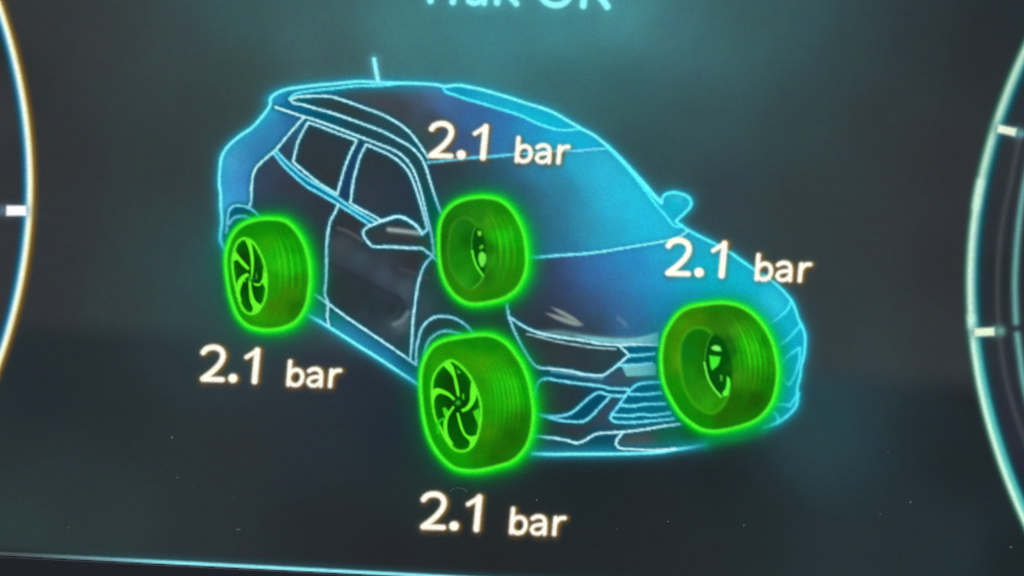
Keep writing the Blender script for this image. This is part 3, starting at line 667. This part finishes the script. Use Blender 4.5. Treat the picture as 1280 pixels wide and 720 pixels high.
def plain(name, col, rough, bump=0):
    m_ = bpy.data.materials.new(name); m_.use_nodes = True
    b = m_.node_tree.nodes['Principled BSDF']
    b.inputs['Roughness'].default_value = rough
    n_ = m_.node_tree.nodes.new('ShaderNodeTexNoise'); n_.inputs['Scale'].default_value = 2600
    g = m_.node_tree.nodes.new('ShaderNodeNewGeometry')
    m_.node_tree.links.new(g.outputs['Position'], n_.inputs['Vector'])
    rp = m_.node_tree.nodes.new('ShaderNodeValToRGB')
    rp.color_ramp.elements[0].color = tuple(c * .75 for c in col) + (1,)
    rp.color_ramp.elements[1].color = tuple(c * 1.25 for c in col) + (1,)
    m_.node_tree.links.new(n_.outputs[0], rp.inputs[0])
    m_.node_tree.links.new(rp.outputs[0], b.inputs['Base Color'])
    if bump:
        bp = m_.node_tree.nodes.new('ShaderNodeBump'); bp.inputs['Strength'].default_value = bump; bp.inputs['Distance'].default_value = .0001
        m_.node_tree.links.new(n_.outputs[0], bp.inputs['Height']); m_.node_tree.links.new(bp.outputs[0], b.inputs['Normal'])
    return m_
PLASTIC = plain('dark_plastic', (.075, .085, .11), .6, .3)
DUST = plain('dust', (.55, .6, .62), .9)

# ------------------------------------------------------------------ building
COL = sc.collection
def empty(name, px, py, label=None, cat=None, group=None, off=0.0):
    o = bpy.data.objects.new(name, None); COL.objects.link(o)
    o.empty_display_size = .004
    o.location = P(px, py, off)
    if label: o['label'] = label
    if cat: o['category'] = cat
    if group: o['group'] = group
    return o

def link_mesh(name, verts, faces, mat, parent=None, cols=None):
    me = bpy.data.meshes.new(name)
    org = np.zeros(3)
    if parent is not None:
        q = parent
        while q is not None: org += np.array(q.location); q = q.parent
    v = np.asarray(verts, float) - org
    f_ = np.asarray(faces, np.int32)
    me.vertices.add(len(v)); me.vertices.foreach_set('co', v.astype(np.float32).ravel())
    k_ = f_.shape[1]
    me.loops.add(f_.size); me.loops.foreach_set('vertex_index', f_.ravel())
    me.polygons.add(len(f_)); me.polygons.foreach_set('loop_start', np.arange(0, f_.size, k_, dtype=np.int32))
    me.update(calc_edges=True); me.validate()
    if cols is not None:
        at = me.color_attributes.new('shown', 'FLOAT_COLOR', 'POINT')
        c4 = np.ones((len(v), 4), np.float32); c4[:, :3] = cols
        at.data.foreach_set('color', c4.ravel())
    me.materials.append(mat)
    o = bpy.data.objects.new(name, me); COL.objects.link(o)
    if parent is not None: o.parent = parent
    return o

def sheet(name, test, box, step, off, parent=None):
    """a thin sheet of the display picture where test(x, y) holds, off metres above the face"""
    xs = np.arange(box[0], box[1] + step, step); ys = np.arange(box[2], box[3] + step, step)
    cx, cy = np.meshgrid((xs[:-1] + xs[1:]) / 2, (ys[:-1] + ys[1:]) / 2)
    keep = test(cx, cy)
    if not keep.any(): keep[keep.shape[0] // 2, keep.shape[1] // 2] = True
    iy, ix = np.nonzero(keep)
    nx = len(xs)
    quad = np.stack([iy * nx + ix, (iy + 1) * nx + ix, (iy + 1) * nx + ix + 1, iy * nx + ix + 1], 1)
    used, inv = np.unique(quad, return_inverse=True)
    vx, vy = xs[used % nx], ys[used // nx]
    return link_mesh(name, P(vx, vy, off), inv.reshape(-1, 4), DISP, parent, sample(vx, vy, LINIMG))

def bbox(pts, pad=0):
    a = np.asarray(pts, float)
    return a[:, 0].min() - pad, a[:, 0].max() + pad, a[:, 1].min() - pad, a[:, 1].max() + pad

def poly_sheet(name, poly, off, parent=None, step=1.5):
    return sheet(name, lambda x, y: inside(x, y, poly), bbox(poly, 1), step, off, parent)

def stroke_sheet(name, strokes, off, parent=None, step=.9, pad=1.3, clip=None):
    allp = [q for s_, _ in strokes for q in s_]; wm = max(w_ for _, w_ in strokes)
    def test(x, y):
        d = np.full(x.shape, 1e9)
        for p, w_ in strokes: d = np.minimum(d, dist(x, y, p) - w_ / 2)
        r_ = d < pad
        return r_ & clip(x, y) if clip else r_
    return sheet(name, test, bbox(allp, wm / 2 + pad + 1), step, off, parent)

U = 1e-5                                   # 0.01 mm
# the panel itself: fine where the photograph looks, coarser beyond
zt = P(640, -95)[2]; xl, xr = P(-165, 360)[0], P(1445, 360)[0]
pxs = 2.0 * 1e-4
xs = np.arange(xl, xr, pxs); zz = np.arange(zs, zt, pxs)
gx, gz = np.meshgrid(xs, zz)
pts = np.stack([gx, np.zeros_like(gx), gz], -1).reshape(-1, 3)
qx, qy = Q(pts)
nx, nz = len(xs), len(zz)
ii, jj = np.meshgrid(np.arange(nz - 1), np.arange(nx - 1), indexing='ij')
quad = np.stack([ii * nx + jj, ii * nx + jj + 1, (ii + 1) * nx + jj + 1, (ii + 1) * nx + jj], -1).reshape(-1, 4)
screen = link_mesh('display_screen', pts, quad, DISP, None, sample(qx, qy, LINIMG))
screen['kind'] = 'structure'

# housing round the panel
house = empty('display_housing', 640, 700, 'dark grey plastic housing below the cyan edge reflection at the bottom of the screen', 'housing')
def box(name, x0, x1, y0, y1, z0, z1, mat, parent, bev=.0006):
    import bmesh
    bm = bmesh.new(); bmesh.ops.create_cube(bm, size=1)
    for v in bm.verts: v.co = ((x0+x1)/2 + v.co.x*(x1-x0), (y0+y1)/2 + v.co.y*(y1-y0), (z0+z1)/2 + v.co.z*(z1-z0))
    bmesh.ops.bevel(bm, geom=bm.edges[:], offset=bev, segments=3, affect='EDGES', profile=.6)
    org = Vector(house.location)
    for v in bm.verts: v.co -= org
    me = bpy.data.meshes.new(name); bm.to_mesh(me); bm.free(); me.materials.append(mat)
    o = bpy.data.objects.new(name, me); COL.objects.link(o); o.parent = parent
    return o
yf, yb = -.0004, .012
box('lower_rail', xl-.012, xr+.012, yf, yb, zs-.022, zs-.00036, PLASTIC, house, .00008)
box('upper_rail', xl-.012, xr+.012, yf, yb, zt+.0001, zt+.012, PLASTIC, house)
box('side_rail', xl-.012, xl-.0001, yf, yb, zs-.0002, zt, PLASTIC, house)
box('side_rail', xr+.0001, xr+.012, yf, yb, zs-.0002, zt, PLASTIC, house)
box('back_panel', xl-.01, xr+.01, .0012, .010, zs-.0001, zt, PLASTIC, house)

st = stroke_sheet('edge_reflection', [(strip, 4.0)], 6*U, None, 1.6, 1.2, clip=lambda x, y: (x > -160) & (x < 1440) & (P(x, y)[..., 2] > zs - .00045))  # emissive sheet standing in for the reflection on the display edge
st['label'] = 'thin cyan reflection along the bottom edge of the screen, painted as a glow'; st['category'] = 'edge reflection'

# ---- the car drawing
car = empty('car_drawing', 640, 566, 'glowing cyan outline drawing of a hatchback car in the middle of the screen', 'car drawing')
body = poly_sheet('body', SIL, 2*U, car, 1.5)
off_p, off_l = 4*U, 7*U
def L_(i, parent, name=None, off=off_l):
    nm, s_, _ = LINES[i]
    return stroke_sheet(name or nm, s_, off, parent)
stroke_sheet('outline', [(q, 3.2) for q in OUTER], off_l, body)
q_ = poly_sheet('rear_quarter', Pq, off_p, car); L_(i_F, q_); L_(i_ar, q_, 'arch_line', 8*U)
ro = poly_sheet('roof', roof_p, off_p, car); L_(i_roofA, ro); L_(i_sun, ro)
poly_sheet('roof_edge_panel', sun_p, off_p, ro)
rl_ = poly_sheet('roof_rail', rail_p, off_p, car); L_(i_rail, rl_, 'rail_line')
fp_ = poly_sheet('door_frame', frame_p, off_p, car); L_(i_frame, fp_, 'frame_line')
w1 = poly_sheet('side_window', win_rear, 5*U, car); L_(i_wr, w1)
w2 = poly_sheet('side_window', win_front, 5*U, car); L_(i_wf, w2)
bt = poly_sheet('belt_moulding', belt_p, 5*U, car, 1.2); L_(i_G, bt)
do = poly_sheet('door', R_door, off_p, car); L_(i_gap, do); L_(i_dr, do); L_(i_H, do, 'sill_line', 8*U)
ml = poly_sheet('side_mirror', mir_l, 6*U, car); L_(i_mir, ml, None, 9*U)
mr = poly_sheet('side_mirror', mirror_r + [(836,266)], 6*U, car, 1.2); stroke_sheet('mirror_outline', [(mirror_r, 3.4)], 9*U, mr)
ws = poly_sheet('windscreen', ws_p, off_p, car); L_(i_wt, ws); L_(i_wb, ws, None, 8*U); L_(i_ap, ws, None, 8*U)
hd = poly_sheet('bonnet', hood_p, off_p, car)
for p in ([(682,390),(692,391),(712,399),(728,408),(712,407),(698,402)], [(689,383),(700,386),(716,394),(727,404),(716,400),(703,392)], [(770,395),(775,397),(786,408),(780,407)]):
    poly_sheet('highlight', p, 5*U, hd, 1.2)
hl = poly_sheet('headlight', hl_p, 5*U, car); L_(i_fen, hl); stroke_sheet('light_bar', [(drl, 2.4)], off_l, hl)
g1 = poly_sheet('upper_grille', [(774,431),(830,431),(830,456),(776,457),(786,444)], 5*U, car)
for q in (gu1, gu2): stroke_sheet('grille_bar', [(q, 2.3)], 8*U, g1)
poly_sheet('badge_strip', [(777,458),(792,456.5),(820,455),(820,468.5),(800,470),(783,470.5)], 6*U, g1)
it = poly_sheet('air_intake', J1 + [(782,495)] + J2[::-1][4:], 5*U, car); L_(i_J1, it); L_(i_J2, it, None, 8*U)
g2 = poly_sheet('lower_grille', J4 + [(860,520),(850,478)], 5*U, car); L_(i_J4, g2)
for i in i_bars: L_(i, g2, 'grille_bar', 8*U)
sp = poly_sheet('front_spoiler', spo + [(880,556),(900,536),(850,530),(810,536)], 5*U, car); L_(i_spo, sp); L_(i_lip, sp, None, 8*U)
fb = stroke_sheet('front_wheel_arch', [(s_, w_) for s_, w_ in LINES[i_af][1]], off_l, car)
for q in M_: stroke_sheet('bumper_line', [(q, 2.6)], off_l, body)
stroke_sheet('antenna', [(ant, 5)], 8*U, car)

# ---- wheels
LAB = {'rl': 'green glowing alloy wheel at the left, under the rear side window of the car drawing',
       'fl': 'green glowing alloy wheel at the front, directly above the bottom pressure reading',
       'rr': 'smaller green glowing wheel seen from inside, in the windscreen of the car drawing',
       'fr': 'green glowing wheel seen from inside, at the right front corner of the car drawing'}
for k_, wv in WH.items():
    rg = wv['ring']; bb = bbox(rg)
    root = empty('wheel', (bb[0]+bb[1])/2, bb[3], LAB[k_], 'wheel', 'green wheels of the car drawing')
    sd = lambda x, y: np.where(inside(x, y, rg), -1, 1) * dist(x, y, rg)
    bx = bbox(rg, 16)
    sheet('glow', lambda x, y: (sd(x, y) > 2.2) & (sd(x, y) < 12), bx, 1.4, 10*U, root)
    ty_ = sheet('tyre', lambda x, y: sd(x, y) < 3.2, bx, 1.2, 11*U, root)
    for pts_, _c in TREAD[k_]: stroke_sheet('tread_rib', [(pts_, 1.8)], 12*U, ty_, 1.0, .6)
    if k_ in rim:
        ri = poly_sheet('rim', rim[k_], 13*U, root, 1.0)
        stroke_sheet('rim_lip', [(rim[k_], 3.0)], 15*U, ri, .8, 1.0)
        for p in SP[k_]: poly_sheet('spoke', smooth(p, True), 14*U, ri, .8)
        for p in XTRA[k_]: poly_sheet('inner_glint', p, 13.5*U, ri, .8)
        stroke_sheet('hub', [([HUB[k_], (HUB[k_][0]+.1, HUB[k_][1])], 6)], 16*U, ri, .8, .5)
    else:
        ri = poly_sheet('rim_barrel', BAR[k_], 13*U, root, 1.0)
        poly_sheet('rim_opening', LENSP[k_], 14*U, ri, .8)
        stroke_sheet('rim_lip', [(p, w_) for p, w_, _c in LIP[k_]], 15*U, ri, .8, 1.0)
        for p in BITS[k_]: poly_sheet('spoke', smooth(p, True), 15.5*U, ri, .7)

# ---- pressure readings
RL = ['cream reading 2.1 bar at the top, across the windscreen of the car drawing',
      'cream reading 2.1 bar at the left, below the rear wheel of the car drawing',
      'cream reading 2.1 bar at the bottom, below the front wheel with spokes',
      'cream reading 2.1 bar at the right, above the wheel at the front corner']
for lab, gl in zip(RL, READS):
    p0 = gl[0][1][0][0][-1]
    root = empty('pressure_reading', p0[0] + 85, p0[1] + 6, lab, 'reading', 'tyre pressure readings')
    for nm, s_ in gl: stroke_sheet(nm, s_, 19*U, root, .8, 1.4)
tt = empty('title_text', 645, 8, 'pale cyan title Tlak OK cut off by the top of the picture', 'title')
for s_ in TITLE: stroke_sheet('letter', s_, 19*U, tt, 1.0, 1.8)

# ---- dials
dl = empty('dial_edge', 37, 240, 'white curved dial edge with one tick at the left border of the picture', 'dial')
stroke_sheet('arc', [(sh(al, .3), 9)], 4*U, dl, 1.2, 1.0, clip=lambda x, y: (x > -165) & (y > -94) & (P(x, y)[..., 2] > zs))
poly_sheet('tick_mark', T_L, 6*U, dl, 1.0)
dr_ = empty('dial_edge', 1213, 380, 'pale green curved dial edge with two ticks at the right border of the picture', 'dial')
stroke_sheet('arc', [(sh(ar, 1.5), 11)], 4*U, dr_, 1.2, 1.0, clip=lambda x, y: (x < 1440) & (y > -94) & (P(x, y)[..., 2] > zs + .0004))
for T in (T_R1, T_R2): poly_sheet('tick_mark', T, 6*U, dr_, 1.0)
stroke_sheet('inner_arc', [(ia2, 7), (ia3, 7)], 4*U, dr_, 1.2)

# ---- dust lying on the panel
rng = np.random.default_rng(7)
V, Fc = [], []
def chip(px, py, rad, asp=1.0, ang=0.0):
    n = 7; b0 = len(V); c = P(px, py, 22*U)
    for i in range(n):
        t_ = 2*math.pi*i/n; rr = rad*1e-4*(.7+.5*rng.random())
        dx, dz_ = rr*asp*math.cos(t_), rr*math.sin(t_)
        V.append((c[0]+dx*math.cos(ang)-dz_*math.sin(ang), c[1]-.00001*rng.random(), c[2]+dx*math.sin(ang)+dz_*math.cos(ang)))
    V.append((c[0], c[1]-.00005, c[2]))
    for i in range(n): Fc.append((b0+i, b0+(i+1) % n, b0+n))
for q in [(215,547,1.5,1.2,.4),(298,662,1.2,2.6,0),(86,660,1.0,1.2,0),(671,625,1.5,1.0,0),(1138,628,1.2,1.8,.7),(1100,643,1.0,1,0),(1110,565,1.0,1,0),(930,657,1.1,1.3,.8),(222,597,.9,1.6,.3),
          (1264,684,1.3,1.8,0),*[(573+11*math.cos(q_),617-7*math.sin(q_),.55,1.5,1.57-q_) for q_ in np.linspace(.3,2.8,13)],(292,622,.8,1,0),(835,652,.8,1.8,.5)]: chip(*q)
for _ in range(46): chip(rng.uniform(0, 1280), rng.uniform(480, 700), rng.uniform(.25, .5), rng.uniform(1, 1.8), rng.uniform(0, 3))
du = link_mesh('dust', V, Fc, DUST); du['kind'] = 'stuff'
